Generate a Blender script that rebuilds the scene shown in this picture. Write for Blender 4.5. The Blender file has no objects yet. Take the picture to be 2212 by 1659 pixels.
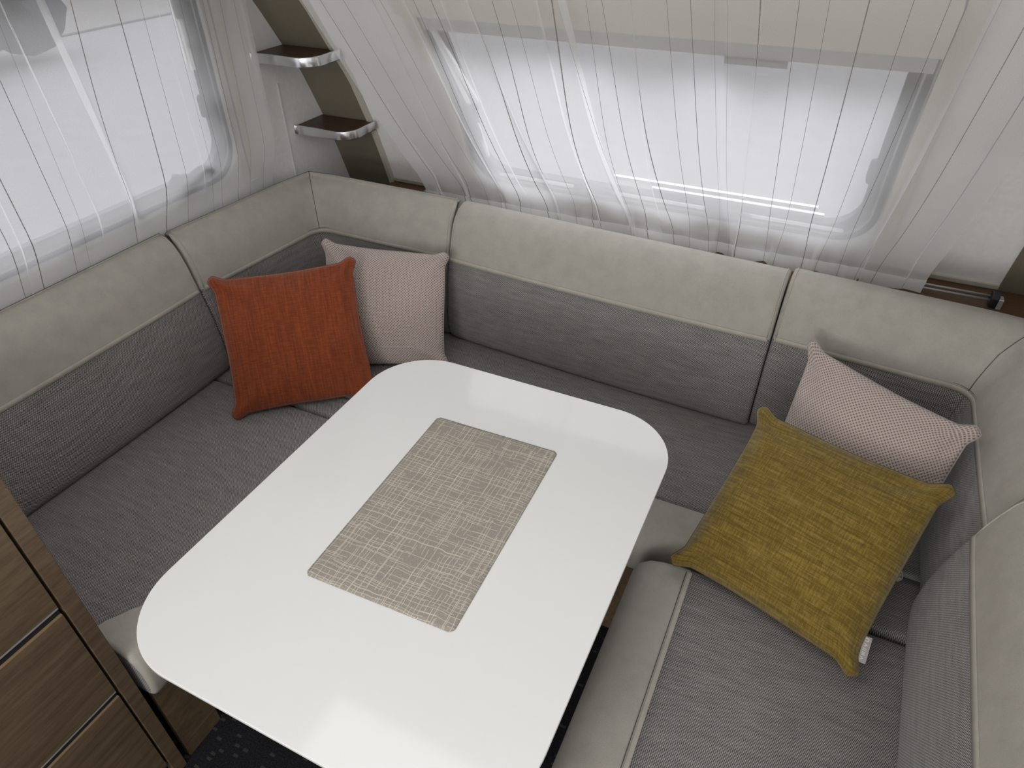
import bpy, bmesh, math, random
from math import sin, cos, pi, sqrt
from mathutils import Vector, Matrix

random.seed(4)
S = bpy.context.scene
COL = S.collection

# ------------------------------------------------------------------ camera, world, light
R = ((0.90146275, 0.4327628, -0.00901482),
     (0.25633184, -0.55050006, -0.79450845),
     (-0.34879636, 0.71390899, -0.60718618))
cam_d = bpy.data.cameras.new('camera')
cam = bpy.data.objects.new('camera', cam_d)
COL.objects.link(cam)
m = Matrix.Identity(4)
for i in range(3):
    m[i][0] = R[0][i]
    m[i][1] = -R[1][i]
    m[i][2] = -R[2][i]
m[0][3], m[1][3], m[2][3] = 0.0, 0.0, 1.72
cam.matrix_world = m
cam_d.sensor_width = 36.0
cam_d.lens = 1474.22 / 2212.0 * 36.0
cam_d.clip_start = 0.02
S.camera = cam

S.view_settings.view_transform = 'Standard'
S.view_settings.look = 'None'
S.view_settings.gamma = 1.0
S.view_settings.use_curve_mapping = False
S.view_settings.exposure = 0.0

w = bpy.data.worlds.new('overcast')
S.world = w
w.use_nodes = True
w.node_tree.nodes['Background'].inputs[0].default_value = (0.965, 0.975, 1.0, 1)
_nt = w.node_tree
_bg = _nt.nodes['Background']
# overcast sky: three times brighter overhead than at the horizon
_tc = _nt.nodes.new('ShaderNodeTexCoord')
_sp = _nt.nodes.new('ShaderNodeSeparateXYZ')
_mr = _nt.nodes.new('ShaderNodeMapRange')
_nt.links.new(_tc.outputs['Generated'], _sp.inputs[0])
_nt.links.new(_sp.outputs[2], _mr.inputs[0])
_mr.inputs[1].default_value, _mr.inputs[2].default_value = 0.0, 1.0
_mr.inputs[3].default_value, _mr.inputs[4].default_value = 1.05, 3.15
_nt.links.new(_mr.outputs[0], _bg.inputs[1])

def area(name, loc, rot, sx, sy, energy, color=(1, 1, 1), portal=False):
    l = bpy.data.lights.new(name, 'AREA')
    l.shape = 'RECTANGLE'
    l.size, l.size_y = sx, sy
    l.energy = energy
    l.color = color
    if portal:
        l.cycles.is_portal = True
    o = bpy.data.objects.new(name, l)
    o.location = loc
    o.rotation_euler = rot
    COL.objects.link(o)
    return o

# added fill lights out of view, under the ceiling and at the back wall
area('ceiling_fill_light', (-0.55, 0.35, 1.93), (0, 0, 0), 1.0, 0.9, 6.1, (1.0, 0.985, 0.96))
area('ceiling_fill_light', (-0.5, -1.6, 1.93), (0, 0, 0), 1.0, 1.0, 20, (1.0, 0.98, 0.95))
area('rear_fill_light', (-0.55, -2.95, 1.35), (math.radians(90), 0, 0), 1.5, 0.8, 32, (0.98, 0.99, 1.0))
area('window_portal', (-0.48, 2.0, 1.12), (math.radians(-62), 0, 0), 1.3, 0.7, 1, portal=True)
area('window_portal', (-1.75, 0.97, 1.25), (0, math.radians(-90), 0), 0.6, 1.15, 1, portal=True)

# ------------------------------------------------------------------ materials
def new_mat(name):
    mt = bpy.data.materials.new(name)
    mt.use_nodes = True
    nt = mt.node_tree
    return mt, nt, nt.nodes['Principled BSDF'], nt.nodes['Material Output']

class NB:
    """small node helper"""
    def __init__(s, nt):
        s.nt = nt
    def n(s, t, **kw):
        nd = s.nt.nodes.new(t)
        for k, v in kw.items():
            setattr(nd, k, v)
        return nd
    def l(s, a, b):
        s.nt.links.new(a, b)
    def val(s, sock, x):
        if hasattr(x, 'default_value') or hasattr(x, 'is_output'):
            s.l(x, sock)
        else:
            sock.default_value = x
    def m(s, op, a, b=None, c=None):
        nd = s.n('ShaderNodeMath', operation=op)
        s.val(nd.inputs[0], a)
        if b is not None:
            s.val(nd.inputs[1], b)
        if c is not None:
            s.val(nd.inputs[2], c)
        return nd.outputs[0]
    def uv(s):
        nd = s.n('ShaderNodeUVMap')
        sp = s.n('ShaderNodeSeparateXYZ')
        s.l(nd.outputs[0], sp.inputs[0])
        return nd.outputs[0], sp.outputs[0], sp.outputs[1]
    def obj(s):
        nd = s.n('ShaderNodeTexCoord')
        return nd.outputs['Object']
    def map(s, v, scale=(1, 1, 1), rot=(0, 0, 0)):
        nd = s.n('ShaderNodeMapping')
        s.l(v, nd.inputs[0])
        nd.inputs['Scale'].default_value = scale
        nd.inputs['Rotation'].default_value = rot
        return nd.outputs[0]
    def noise(s, v, scale, detail=2, rough=.5):
        nd = s.n('ShaderNodeTexNoise')
        if v is not None:
            s.l(v, nd.inputs['Vector'])
        nd.inputs['Scale'].default_value = scale
        nd.inputs['Detail'].default_value = detail
        nd.inputs['Roughness'].default_value = rough
        return nd.outputs[0]
    def ramp(s, f, stops):
        nd = s.n('ShaderNodeValToRGB')
        s.l(f, nd.inputs[0])
        el = nd.color_ramp.elements
        while len(el) < len(stops):
            el.new(.5)
        for e, (p, c) in zip(el, stops):
            e.position = p
            e.color = (*c, 1)
        return nd.outputs[0]
    def mix(s, f, a, b, mode='MIX'):
        nd = s.n('ShaderNodeMix', data_type='RGBA', blend_type=mode)
        s.val(nd.inputs[0], f)
        for sock, x in ((nd.inputs[6], a), (nd.inputs[7], b)):
            if isinstance(x, tuple):
                sock.default_value = (*x, 1)
            else:
                s.l(x, sock)
        return nd.outputs[2]
    def bump(s, h, bsdf, dist=.001, strength=1.0):
        nd = s.n('ShaderNodeBump')
        s.l(h, nd.inputs['Height'])
        nd.inputs['Distance'].default_value = dist
        nd.inputs['Strength'].default_value = strength
        s.l(nd.outputs[0], bsdf.inputs['Normal'])

def plain(name, col, rough=.5, metal=0.0, noise_amt=0.05, nscale=30, spec=.5, bump=0.0, coat=0.0):
    mt, nt, b, out = new_mat(name)
    nb = NB(nt)
    f = nb.noise(nb.obj(), nscale, 3)
    d = tuple(max(0, c * (1 - noise_amt)) for c in col)
    h = tuple(min(1, c * (1 + noise_amt)) for c in col)
    nb.l(nb.ramp(f, [(.3, d), (.7, h)]), b.inputs['Base Color'])
    b.inputs['Roughness'].default_value = rough
    b.inputs['Metallic'].default_value = metal
    b.inputs['Specular IOR Level'].default_value = spec
    b.inputs['Coat Weight'].default_value = coat
    if bump:
        nb.bump(f, b, bump)
    return mt

def mat_weave(name, dark, mid, light, pitch=.0034, ang=0.6):
    """upholstery twill: diagonal ribs broken up into stitches"""
    mt, nt, b, out = new_mat(name)
    nb = NB(nt)
    uvv, u, v = nb.uv()
    wob = nb.noise(uvv, 60, 2)
    w2 = nb.m('MULTIPLY', nb.m('SUBTRACT', wob, .5), .004)
    a = nb.m('ADD', nb.m('ADD', nb.m('MULTIPLY', u, cos(ang)), nb.m('MULTIPLY', v, sin(ang))), w2)
    c = nb.m('SUBTRACT', nb.m('MULTIPLY', u, sin(ang + .35)), nb.m('MULTIPLY', v, cos(ang + .35)))
    sa = nb.m('SINE', nb.m('MULTIPLY', a, 2 * pi / pitch))
    sc = nb.m('SINE', nb.m('MULTIPLY', c, 2 * pi / (pitch * 1.25)))
    h = nb.m('ADD', nb.m('MULTIPLY', sa, .30), nb.m('MULTIPLY', sc, .17))
    thr = nb.noise(uvv, 420, 2, .7)
    big = nb.noise(nb.map(uvv, (1, 6, 1)), 14, 3)
    val = nb.m('ADD', h, nb.m('ADD', nb.m('MULTIPLY', thr, .75), nb.m('MULTIPLY', big, .35)))
    colr = nb.ramp(val, [(.12, dark), (.52, mid), (1.0, light)])
    nb.l(colr, b.inputs['Base Color'])
    b.inputs['Roughness'].default_value = .95
    b.inputs['Specular IOR Level'].default_value = .15
    b.inputs['Sheen Weight'].default_value = .15
    nb.bump(val, b, .0008, .7)
    return mt

def mat_leather(name, col):
    mt, nt, b, out = new_mat(name)
    nb = NB(nt)
    o = nb.obj()
    cloud = nb.noise(o, 22, 4, .6)
    fine = nb.noise(o, 900, 2, .6)
    c0 = tuple(c * .93 for c in col)
    c1 = tuple(c * 1.06 for c in col)
    base = nb.ramp(cloud, [(.32, c0), (.68, c1)])
    fin = nb.ramp(fine, [(.35, (.86, .86, .86)), (.65, (1, 1, 1))])
    nb.l(nb.mix(1.0, base, fin, 'MULTIPLY'), b.inputs['Base Color'])
    b.inputs['Roughness'].default_value = .62
    b.inputs['Specular IOR Level'].default_value = .35
    nb.bump(nb.noise(o, 500, 3, .6), b, .0006, .6)
    return mt

def mat_wood(name, c0, c1, axis_scale, rough=.5):
    mt, nt, b, out = new_mat(name)
    nb = NB(nt)
    o = nb.obj()
    g = nb.noise(nb.map(o, axis_scale), 6, 5, .62)
    g2 = nb.noise(nb.map(o, tuple(a * 3 for a in axis_scale)), 18, 3, .7)
    f = nb.m('ADD', nb.m('MULTIPLY', g, .7), nb.m('MULTIPLY', g2, .3))
    nb.l(nb.ramp(f, [(.33, c0), (.66, c1)]), b.inputs['Base Color'])
    b.inputs['Roughness'].default_value = rough
    b.inputs['Specular IOR Level'].default_value = .3
    nb.bump(f, b, .0004, .5)
    return mt

def mat_slub(name, dark, mid, light, vertical=True):
    """plain-weave cushion cover with slubby streaks"""
    mt, nt, b, out = new_mat(name)
    nb = NB(nt)
    uvv, u, v = nb.uv()
    sc = (1, .06, 1) if vertical else (.07, 1, 1)
    sc2 = (.09, 1, 1) if vertical else (1, .12, 1)
    s1 = nb.noise(nb.map(uvv, sc), 210, 3, .6)
    s2 = nb.noise(nb.map(uvv, sc2), 330, 2, .6)
    s3 = nb.noise(uvv, 700, 2, .7)
    s4 = nb.noise(nb.map(uvv, sc), 45, 3, .6)
    k = (.36, .30, .30, .16) if vertical else (.42, .30, .30, .14)
    val = nb.m('ADD', nb.m('ADD', nb.m('MULTIPLY', s1, k[0]), nb.m('MULTIPLY', s2, k[1])),
               nb.m('ADD', nb.m('MULTIPLY', s3, k[2]), nb.m('MULTIPLY', s4, k[3])))
    nb.l(nb.ramp(val, [(.40, dark), (.565, mid), (.74, light)]), b.inputs['Base Color'])
    b.inputs['Roughness'].default_value = .9
    b.inputs['Specular IOR Level'].default_value = .15
    b.inputs['Sheen Weight'].default_value = .25
    nb.bump(val, b, .0012, .6)
    return mt

def mat_waffle(name, deep, top, p=.0095):
    mt, nt, b, out = new_mat(name)
    nb = NB(nt)
    uvv, u, v = nb.uv()
    # hexagonal dots
    def dots(du, dv):
        x = nb.m('MULTIPLY', nb.m('ADD', u, du), 2 * pi / p)
        y = nb.m('MULTIPLY', nb.m('ADD', v, dv), 2 * pi / (p * 1.05))
        return nb.m('ADD', nb.m('COSINE', x), nb.m('COSINE', y))
    a = dots(0, 0)
    c = dots(p / 2, p * 1.05 / 2)
    h = nb.m('MULTIPLY', nb.m('MAXIMUM', a, c), .5)
    fuzz = nb.noise(uvv, 900, 2)
    hh = nb.m('ADD', h, nb.m('MULTIPLY', nb.m('SUBTRACT', fuzz, .5), .5))
    nb.l(nb.ramp(hh, [(.10, top), (.46, tuple((x * .35 + y * .65) for x, y in zip(deep, top))), (.86, deep)]), b.inputs['Base Color'])
    b.inputs['Roughness'].default_value = .9
    b.inputs['Specular IOR Level'].default_value = .1
    b.inputs['Sheen Weight'].default_value = .3
    nb.bump(nb.m('MULTIPLY', hh, -1.0), b, .0022, .8)
    return mt

def mat_runner():
    mt, nt, b, out = new_mat('runner_cloth')
    nb = NB(nt)
    uvv, u, v = nb.uv()
    def wn(x, y, seed):
        cb = nb.n('ShaderNodeCombineXYZ')
        nb.val(cb.inputs[0], x); nb.val(cb.inputs[1], y); cb.inputs[2].default_value = seed
        nd = nb.n('ShaderNodeTexWhiteNoise', noise_dimensions='3D')
        nb.l(cb.outputs[0], nd.inputs['Vector'])
        return nd.outputs['Value']
    wx = nb.m('MULTIPLY', nb.m('SUBTRACT', nb.noise(nb.map(uvv, (1, 1, 1)), 22, 1), .5), .008)
    wy = nb.m('MULTIPLY', nb.m('SUBTRACT', nb.noise(nb.map(uvv, (1.3, 1, 1), (0, 0, 1)), 19, 1), .5), .010)
    U = nb.m('ADD', u, wx)
    V = nb.m('ADD', v, wy)
    def layer(across, along, pitch, seg, seed, keep, wid):
        q = nb.m('DIVIDE', across, pitch)
        idn = nb.m('FLOOR', q)
        fr = nb.m('SUBTRACT', q, idn)
        jit = nb.m('ADD', .3, nb.m('MULTIPLY', wn(idn, 0.0, seed + 7), .4))
        sh = nb.m('MULTIPLY', wn(idn, 1.0, seed + 3), 5.0)
        sid = nb.m('FLOOR', nb.m('ADD', nb.m('DIVIDE', along, seg), sh))
        on = nb.m('GREATER_THAN', wn(idn, sid, seed), keep)
        ln = nb.m('LESS_THAN', nb.m('ABSOLUTE', nb.m('SUBTRACT', fr, jit)), wid / pitch / 2)
        return nb.m('MULTIPLY', on, ln)
    L = [layer(V, U, .0058, .045, 1.0, .54, .0009), layer(V, U, .0105, .09, 21.0, .40, .0010),
         layer(U, V, .0085, .030, 41.0, .52, .0009), layer(U, V, .014, .055, 61.0, .34, .0010)]
    f = L[0]
    for x in L[1:]:
        f = nb.m('MAXIMUM', f, x)
    grain = nb.noise(nb.map(uvv, (1, .2, 1)), 1100, 2)
    base = nb.ramp(grain, [(.3, (.25, .22, .19)), (.7, (.38, .345, .30))])
    nb.l(nb.mix(nb.m('MULTIPLY', f, .78), base, (.64, .60, .50)), b.inputs['Base Color'])
    b.inputs['Roughness'].default_value = .85
    b.inputs['Specular IOR Level'].default_value = .2
    nb.bump(grain, b, .0003, .5)
    return mt

def mat_carpet():
    mt, nt, b, out = new_mat('carpet')
    nb = NB(nt)
    o = nb.obj()
    n1 = nb.noise(o, 260, 3, .7)
    base = nb.ramp(n1, [(.3, (.008, .008, .010)), (.7, (.030, .029, .032))])
    br = nb.n('ShaderNodeTexWhiteNoise', noise_dimensions='2D')
    mp = nb.map(o, (75, 150, 1))
    fl = nb.n('ShaderNodeVectorMath', operation='FLOOR')
    nb.l(mp, fl.inputs[0]); nb.l(fl.outputs[0], br.inputs['Vector'])
    on = nb.m('GREATER_THAN', br.outputs['Value'], .95)
    nb.l(nb.mix(nb.m('MULTIPLY', on, .8), base, (.06, .06, .06)), b.inputs['Base Color'])
    b.inputs['Roughness'].default_value = 1
    b.inputs['Specular IOR Level'].default_value = .05
    nb.bump(n1, b, .003)
    return mt

def mat_sheer(name, density, stripes=True, col=(.93, .93, .94), foot_glow=.26):
    mt, nt, b, out = new_mat(name)
    nt.nodes.remove(b)
    nb = NB(nt)
    uvv, u, v = nb.uv()
    tr = nb.n('ShaderNodeBsdfTransparent')
    di = nb.n('ShaderNodeBsdfDiffuse')
    tl = nb.n('ShaderNodeBsdfTranslucent')
    di.inputs[0].default_value = (*col, 1)
    tl.inputs[0].default_value = (*col, 1)
    cl = nb.n('ShaderNodeMixShader'); cl.inputs[0].default_value = .62
    nb.l(di.outputs[0], cl.inputs[1]); nb.l(tl.outputs[0], cl.inputs[2])
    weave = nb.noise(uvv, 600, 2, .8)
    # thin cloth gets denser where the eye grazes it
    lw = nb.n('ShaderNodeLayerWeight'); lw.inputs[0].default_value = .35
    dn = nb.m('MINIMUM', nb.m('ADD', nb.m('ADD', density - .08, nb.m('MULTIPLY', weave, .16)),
                              nb.m('ADD', nb.m('MULTIPLY', lw.outputs['Facing'], .34), nb.m('MULTIPLY', nb.m('POWER', nb.m('SUBTRACT', 1.0, nb.m('MINIMUM', nb.m('MAXIMUM', v, 0.0), 1.0)), 5.0), foot_glow))), .97)  # opacity raised toward the foot, painting in brighter light there
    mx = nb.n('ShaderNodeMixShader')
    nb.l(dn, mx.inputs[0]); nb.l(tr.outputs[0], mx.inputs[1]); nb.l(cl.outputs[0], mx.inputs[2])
    last = mx.outputs[0]
    if stripes:
        P = .074
        q = nb.m('DIVIDE', u, P)
        idn = nb.m('FLOOR', q)
        fr = nb.m('SUBTRACT', q, idn)
        odd = nb.m('MODULO', idn, 3.0)
        wid = nb.m('ADD', .0095, nb.m('MULTIPLY', nb.m('LESS_THAN', odd, .5), .0045))
        ln = nb.m('LESS_THAN', nb.m('ABSOLUTE', nb.m('SUBTRACT', fr, .5)), wid)
        dash = nb.m('GREATER_THAN', nb.noise(nb.map(uvv, (1, 60, 1)), 9, 1), .36)
        sd = nb.n('ShaderNodeBsdfDiffuse'); sd.inputs[0].default_value = (.27, .235, .215, 1)
        st = nb.n('ShaderNodeMixShader'); st.inputs[0].default_value = .82
        nb.l(tr.outputs[0], st.inputs[1]); nb.l(sd.outputs[0], st.inputs[2])
        m2 = nb.n('ShaderNodeMixShader')
        nb.l(nb.m('MULTIPLY', ln, nb.m('ADD', .55, nb.m('MULTIPLY', dash, .45))), m2.inputs[0])
        nb.l(last, m2.inputs[1]); nb.l(st.outputs[0], m2.inputs[2])
        last = m2.outputs[0]
    nb.l(last, out.inputs[0])
    return mt

def mat_pane():
    mt, nt, b, out = new_mat('acrylic_pane')
    nt.nodes.remove(b)
    nb = NB(nt)
    tr = nb.n('ShaderNodeBsdfTransparent'); tr.inputs[0].default_value = (.90, .90, .92, 1)
    gl = nb.n('ShaderNodeBsdfGlossy'); gl.inputs['Roughness'].default_value = .03
    fr = nb.n('ShaderNodeFresnel'); fr.inputs[0].default_value = 1.45
    mx = nb.n('ShaderNodeMixShader')
    nb.l(fr.outputs[0], mx.inputs[0]); nb.l(tr.outputs[0], mx.inputs[1]); nb.l(gl.outputs[0], mx.inputs[2])
    nb.l(mx.outputs[0], out.inputs[0])
    return mt

M = {}
M['grey'] = mat_weave('grey_twill', (.060, .056, .054), (.168, .159, .155), (.44, .415, .40))
M['leather'] = mat_leather('beige_leather', (.415, .388, .342))
M['piping'] = mat_leather('beige_piping', (.45, .42, .365))
M['rust_seam'] = plain('rust_seam', (.20, .042, .012), .9)
M['blush_seam'] = plain('blush_seam', (.36, .30, .28), .9)
M['mustard_seam'] = plain('mustard_seam', (.12, .085, .015), .9)
M['stitch'] = plain('stitch_thread', (.12, .11, .10), .9)
M['wood'] = mat_wood('walnut_front', (.085, .056, .034), (.175, .122, .076), (10, 1.2, 14))
M['wood_v'] = mat_wood('walnut_panel', (.080, .052, .032), (.165, .115, .072), (10, 4, 9))
M['wood_dark'] = mat_wood('walnut_shelf', (.045, .022, .012), (.10, .055, .032), (2, 12, 10), .4)
M['wood_end'] = mat_wood('walnut_ledge', (.085, .045, .022), (.17, .10, .055), (1.5, 12, 10), .4)
M['orange'] = mat_slub('rust_orange_cloth', (.105, .024, .010), (.215, .047, .015), (.34, .088, .028))
M['mustard'] = mat_slub('mustard_cloth', (.064, .041, .008), (.150, .099, .017), (.32, .225, .058), vertical=False)
M['waffle'] = mat_waffle('blush_waffle', (.25, .17, .16), (.60, .52, .47))
M['runner'] = mat_runner()
M['carpet'] = mat_carpet()
M['table'] = plain('white_gloss_laminate', (.80, .80, .79), .085, noise_amt=.005, nscale=4, spec=.5)
M['edge_band'] = plain('edge_band', (.62, .60, .56), .35, noise_amt=.02)
M['edge_dark'] = plain('dark_underside', (.045, .038, .036), .5)
M['steel'] = plain('table_steel', (.25, .25, .26), .35, 1.0)
M['chrome'] = plain('chrome_edge', (.78, .79, .81), .22, 1.0, noise_amt=.03, nscale=8)
M['alu'] = plain('aluminium_rail', (.74, .75, .76), .42, .75)
M['wall'] = plain('wall_white', (.83, .82, .81), .7, noise_amt=.03, nscale=60, bump=.0005)
M['trim_white'] = plain('white_trim', (.72, .72, .71), .45, noise_amt=.02)  # even off-white colour for stays and trim
M['taupe'] = plain('taupe_panel', (.175, .150, .108), .65, noise_amt=.05, nscale=200, bump=.0004)
M['taupe_edge'] = plain('taupe_edge', (.50, .47, .40), .5)
M['ceiling'] = plain('ceiling_white', (.75, .75, .74), .7, noise_amt=.02)
M['frame'] = plain('window_frame_grey', (.035, .035, .045), .5)
M['frame_line'] = plain('window_frame_inner', (.30, .30, .32), .4)
M['blind'] = plain('blind_beige', (.64, .60, .53), .7, noise_amt=.03)
M['bar_grey'] = plain('blind_bar_grey', (.42, .42, .43), .5)
M['latch'] = plain('latch_black', (.02, .02, .024), .45)
M['pane'] = mat_pane()
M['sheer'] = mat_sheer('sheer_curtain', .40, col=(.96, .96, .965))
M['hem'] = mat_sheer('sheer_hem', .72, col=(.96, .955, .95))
M['gravel'] = plain('outdoor_gravel', (.148, .145, .148), .95, noise_amt=.10, nscale=5)
M['snowbank'] = plain('outdoor_pale_verge', (.126, .118, .112), .95, noise_amt=.12, nscale=3)
M['bush'] = plain('outdoor_dark_hedge', (.03, .032, .036), .95, noise_amt=.7, nscale=9)
M['black'] = plain('black_groove', (.012, .011, .014), .6)
M['brass'] = plain('drawer_edge_tan', (.27, .19, .10), .5)
M['tag'] = plain('grey_tag', (.30, .28, .28), .7)
M['tag_thread'] = plain('tag_thread_pale', (.66, .63, .60), .7)
M['zip'] = plain('blue_grey_zip', (.20, .23, .36), .6)

# ------------------------------------------------------------------ object helpers
def link(name, me, mat, parent=None):
    o = bpy.data.objects.new(name, me)
    COL.objects.link(o)
    if mat is not None:
        me.materials.append(M[mat] if isinstance(mat, str) else mat)
    if parent is not None:
        o.parent = parent
    return o

def mesh(name, verts, faces, mat, parent=None, uvs=None, smooth=True, loc=None):
    me = bpy.data.meshes.new(name)
    if parent is not None:
        pl = parent.location if parent.parent is None else parent.location + parent.parent.location
    else:
        pl = Vector((0, 0, 0))
    if loc is not None:
        off = Vector(loc)
    else:
        off = Vector(pl)
    me.from_pydata([tuple(Vector(v) - off) for v in verts], [], faces)
    if uvs is not None:
        ul = me.uv_layers.new(name='UVMap')
        for p in me.polygons:
            for li in p.loop_indices:
                ul.data[li].uv = uvs[me.loops[li].vertex_index]
    me.validate()
    if smooth:
        me.polygons.foreach_set('use_smooth', [True] * len(me.polygons))
    o = link(name, me, mat, parent)
    if parent is None and loc is not None:
        o.location = loc
    return o

def empty(name, loc):
    o = bpy.data.objects.new(name, None)
    o.location = loc
    o.empty_display_size = .05
    COL.objects.link(o)
    return o

def tag(o, label=None, cat=None, group=None, kind=None):
    if label: o['label'] = label
    if cat: o['category'] = cat
    if group: o['group'] = group
    if kind: o['kind'] = kind
    return o

def box(name, lo, hi, mat, parent=None, bevel=.0, seg=2, loc=None):
    bm = bmesh.new()
    bmesh.ops.create_cube(bm, size=1)
    for v in bm.verts:
        v.co = Vector([lo[i] + (v.co[i] + .5) * (hi[i] - lo[i]) for i in range(3)])
    if bevel > 0:
        bmesh.ops.bevel(bm, geom=bm.edges[:], offset=bevel, segments=seg, affect='EDGES', profile=.5)
    off = Vector(loc) if loc is not None else (Vector((0, 0, 0)) if parent is None else Vector(parent.location) + (Vector(parent.parent.location) if parent.parent else Vector((0, 0, 0))))
    ul = bm.loops.layers.uv.new('UVMap')
    for f in bm.faces:
        n = f.normal
        ax = max(range(3), key=lambda i: abs(n[i]))
        for lp in f.loops:
            c = lp.vert.co
            lp[ul].uv = (c.y, c.z) if ax == 0 else ((c.x, c.z) if ax == 1 else (c.x, c.y))
    for v in bm.verts:
        v.co -= off
    me = bpy.data.meshes.new(name)
    bm.to_mesh(me); bm.free()
    o = link(name, me, mat, parent)
    if parent is None and loc is not None:
        o.location = loc
    return o

def prism(name, outline, z0, z1, mat, parent=None, bevel=0.0, axes=(0, 1, 2), loc=None, seg=2, smooth=False):
    """outline in plane (axes[0],axes[1]) extruded along axes[2]"""
    bm = bmesh.new()
    def mk(p, z):
        c = [0, 0, 0]
        c[axes[0]], c[axes[1]], c[axes[2]] = p[0], p[1], z
        return bm.verts.new(c)
    a = [mk(p, z0) for p in outline]
    b = [mk(p, z1) for p in outline]
    n = len(outline)
    bm.faces.new(a[::-1]); top = bm.faces.new(b)
    for i in range(n):
        bm.faces.new((a[i], a[(i + 1) % n], b[(i + 1) % n], b[i]))
    bmesh.ops.recalc_face_normals(bm, faces=bm.faces[:])
    if bevel:
        ed = [e for e in bm.edges if len(e.link_faces) == 2 and e.calc_face_angle(0) > .9]
        bmesh.ops.bevel(bm, geom=ed, offset=bevel, segments=seg, affect='EDGES', profile=.5)
    off = Vector(loc) if loc is not None else (Vector(parent.location) + (Vector(parent.parent.location) if parent.parent else Vector((0, 0, 0))) if parent else Vector((0, 0, 0)))
    ul = bm.loops.layers.uv.new('UVMap')
    for f in bm.faces:
        nn = f.normal
        ax = max(range(3), key=lambda i: abs(nn[i]))
        for lp in f.loops:
            c = lp.vert.co
            lp[ul].uv = (c.y, c.z) if ax == 0 else ((c.x, c.z) if ax == 1 else (c.x, c.y))
    for v in bm.verts:
        v.co -= off
    me = bpy.data.meshes.new(name)
    bm.to_mesh(me); bm.free()
    if smooth:
        me.polygons.foreach_set('use_smooth', [True] * len(me.polygons))
    o = link(name, me, mat, parent)
    if parent is None and loc is not None:
        o.location = loc
    return o

def tube(name, pts, r, mat, parent=None, n=8, loc=None, closed=False):
    pts = [Vector(p) for p in pts]
    vs, fs = [], []
    N = len(pts)
    up0 = Vector((0, 0, 1))
    for i, p in enumerate(pts):
        if closed:
            t = (pts[(i + 1) % N] - pts[i - 1]).normalized()
        else:
            t = (pts[min(i + 1, N - 1)] - pts[max(i - 1, 0)]).normalized()
        a = t.cross(up0)
        if a.length < .05:
            a = t.cross(Vector((0, 1, 0)))
        a.normalize()
        b = t.cross(a)
        rr = r if not callable(r) else r(i / max(1, N - 1))
        for k in range(n):
            ph = 2 * pi * k / n
            vs.append(p + a * cos(ph) * rr + b * sin(ph) * rr)
    for i in range(N if closed else N - 1):
        j = (i + 1) % N
        for k in range(n):
            fs.append((i * n + k, i * n + (k + 1) % n, j * n + (k + 1) % n, j * n + k))
    if not closed:
        fs.append(tuple(range(n))[::-1]); fs.append(tuple((N - 1) * n + k for k in range(n)))
    return mesh(name, vs, fs, mat, parent, loc=loc)

def round_rect(x0, x1, y0, y1, r, seg=8):
    out = []
    for cx, cy, a0 in ((x1 - r, y1 - r, 0), (x0 + r, y1 - r, 90), (x0 + r, y0 + r, 180), (x1 - r, y0 + r, 270)):
        for k in range(seg + 1):
            a = math.radians(a0 + 90 * k / seg)
            out.append((cx + r * cos(a), cy + r * sin(a)))
    return out

# ------------------------------------------------------------------ front wall profile (leans over the seats as it rises)
PZ = [.30, .757, .876, 1.015, 1.176, 1.26, 1.40, 1.6, 1.80, 1.95]
PY = [2.14, 2.07, 2.03, 1.978, 1.905, 1.846, 1.756, 1.60, 1.42, 1.25]
def wall_y(z):
    if z <= PZ[0]: return PY[0]
    for i in range(len(PZ) - 1):
        if z <= PZ[i + 1]:
            t = (z - PZ[i]) / (PZ[i + 1] - PZ[i])
            return PY[i] + t * (PY[i + 1] - PY[i])
    return PY[-1]
def wall_n(z):
    dz = .02
    dy = wall_y(z + dz) - wall_y(z - dz)
    n = Vector((0, -2 * dz, dy)).normalized()     # towards the room
    return n
def on_wall(x, z, off=0.0):
    n = wall_n(z)
    return Vector((x, wall_y(z), z)) + n * off

XL, XR = -1.70, .56
ZC = 1.95
WX0, WX1, WZ0, WZ1 = -1.10, .12, .875, 1.46      # front window opening
LY0, LY1, LZ0, LZ1 = .44, 1.50, .985, 1.50       # side window opening

def sheet_wall_front():
    xs = [XL - .02, -1.5, WX0, -.8, -.48, -.2, WX1, .3, XR + .02]
    zs = sorted(set([z for z in PZ if z > .3] + [.3, WZ0, WZ1, .95, 1.1, 1.33, 1.5, 1.7]))
    vs, fs = [], []
    for z in zs:
        for x in xs:
            vs.append((x, wall_y(z), z))
    for z in zs:
        for x in xs:
            vs.append((x, wall_y(z) + .03, z + .012))
    nx, nz = len(xs), len(zs)
    K = nx * nz
    def hole(i, j):
        return WX0 - 1e-6 <= xs[i] and xs[i + 1] <= WX1 + 1e-6 and WZ0 - 1e-6 <= zs[j] and zs[j + 1] <= WZ1 + 1e-6
    for j in range(nz - 1):
        for i in range(nx - 1):
            if not hole(i, j):
                a = j * nx + i
                fs.append((a, a + 1, a + nx + 1, a + nx))
                fs.append((K + a, K + a + nx, K + a + nx + 1, K + a + 1))
    # reveal around the opening
    ii = [k for k, x in enumerate(xs) if WX0 - 1e-6 <= x <= WX1 + 1e-6]
    jj = [k for k, z in enumerate(zs) if WZ0 - 1e-6 <= z <= WZ1 + 1e-6]
    for a, b in zip(ii[:-1], ii[1:]):
        for j in (jj[0], jj[-1]):
            fs.append((j * nx + a, j * nx + b, K + j * nx + b, K + j * nx + a))
    for a, b in zip(jj[:-1], jj[1:]):
        for i in (ii[0], ii[-1]):
            fs.append((a * nx + i, b * nx + i, K + b * nx + i, K + a * nx + i))
    return mesh('wall_front', vs, fs, 'wall', smooth=False)

tag(sheet_wall_front(), kind='structure')

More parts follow.
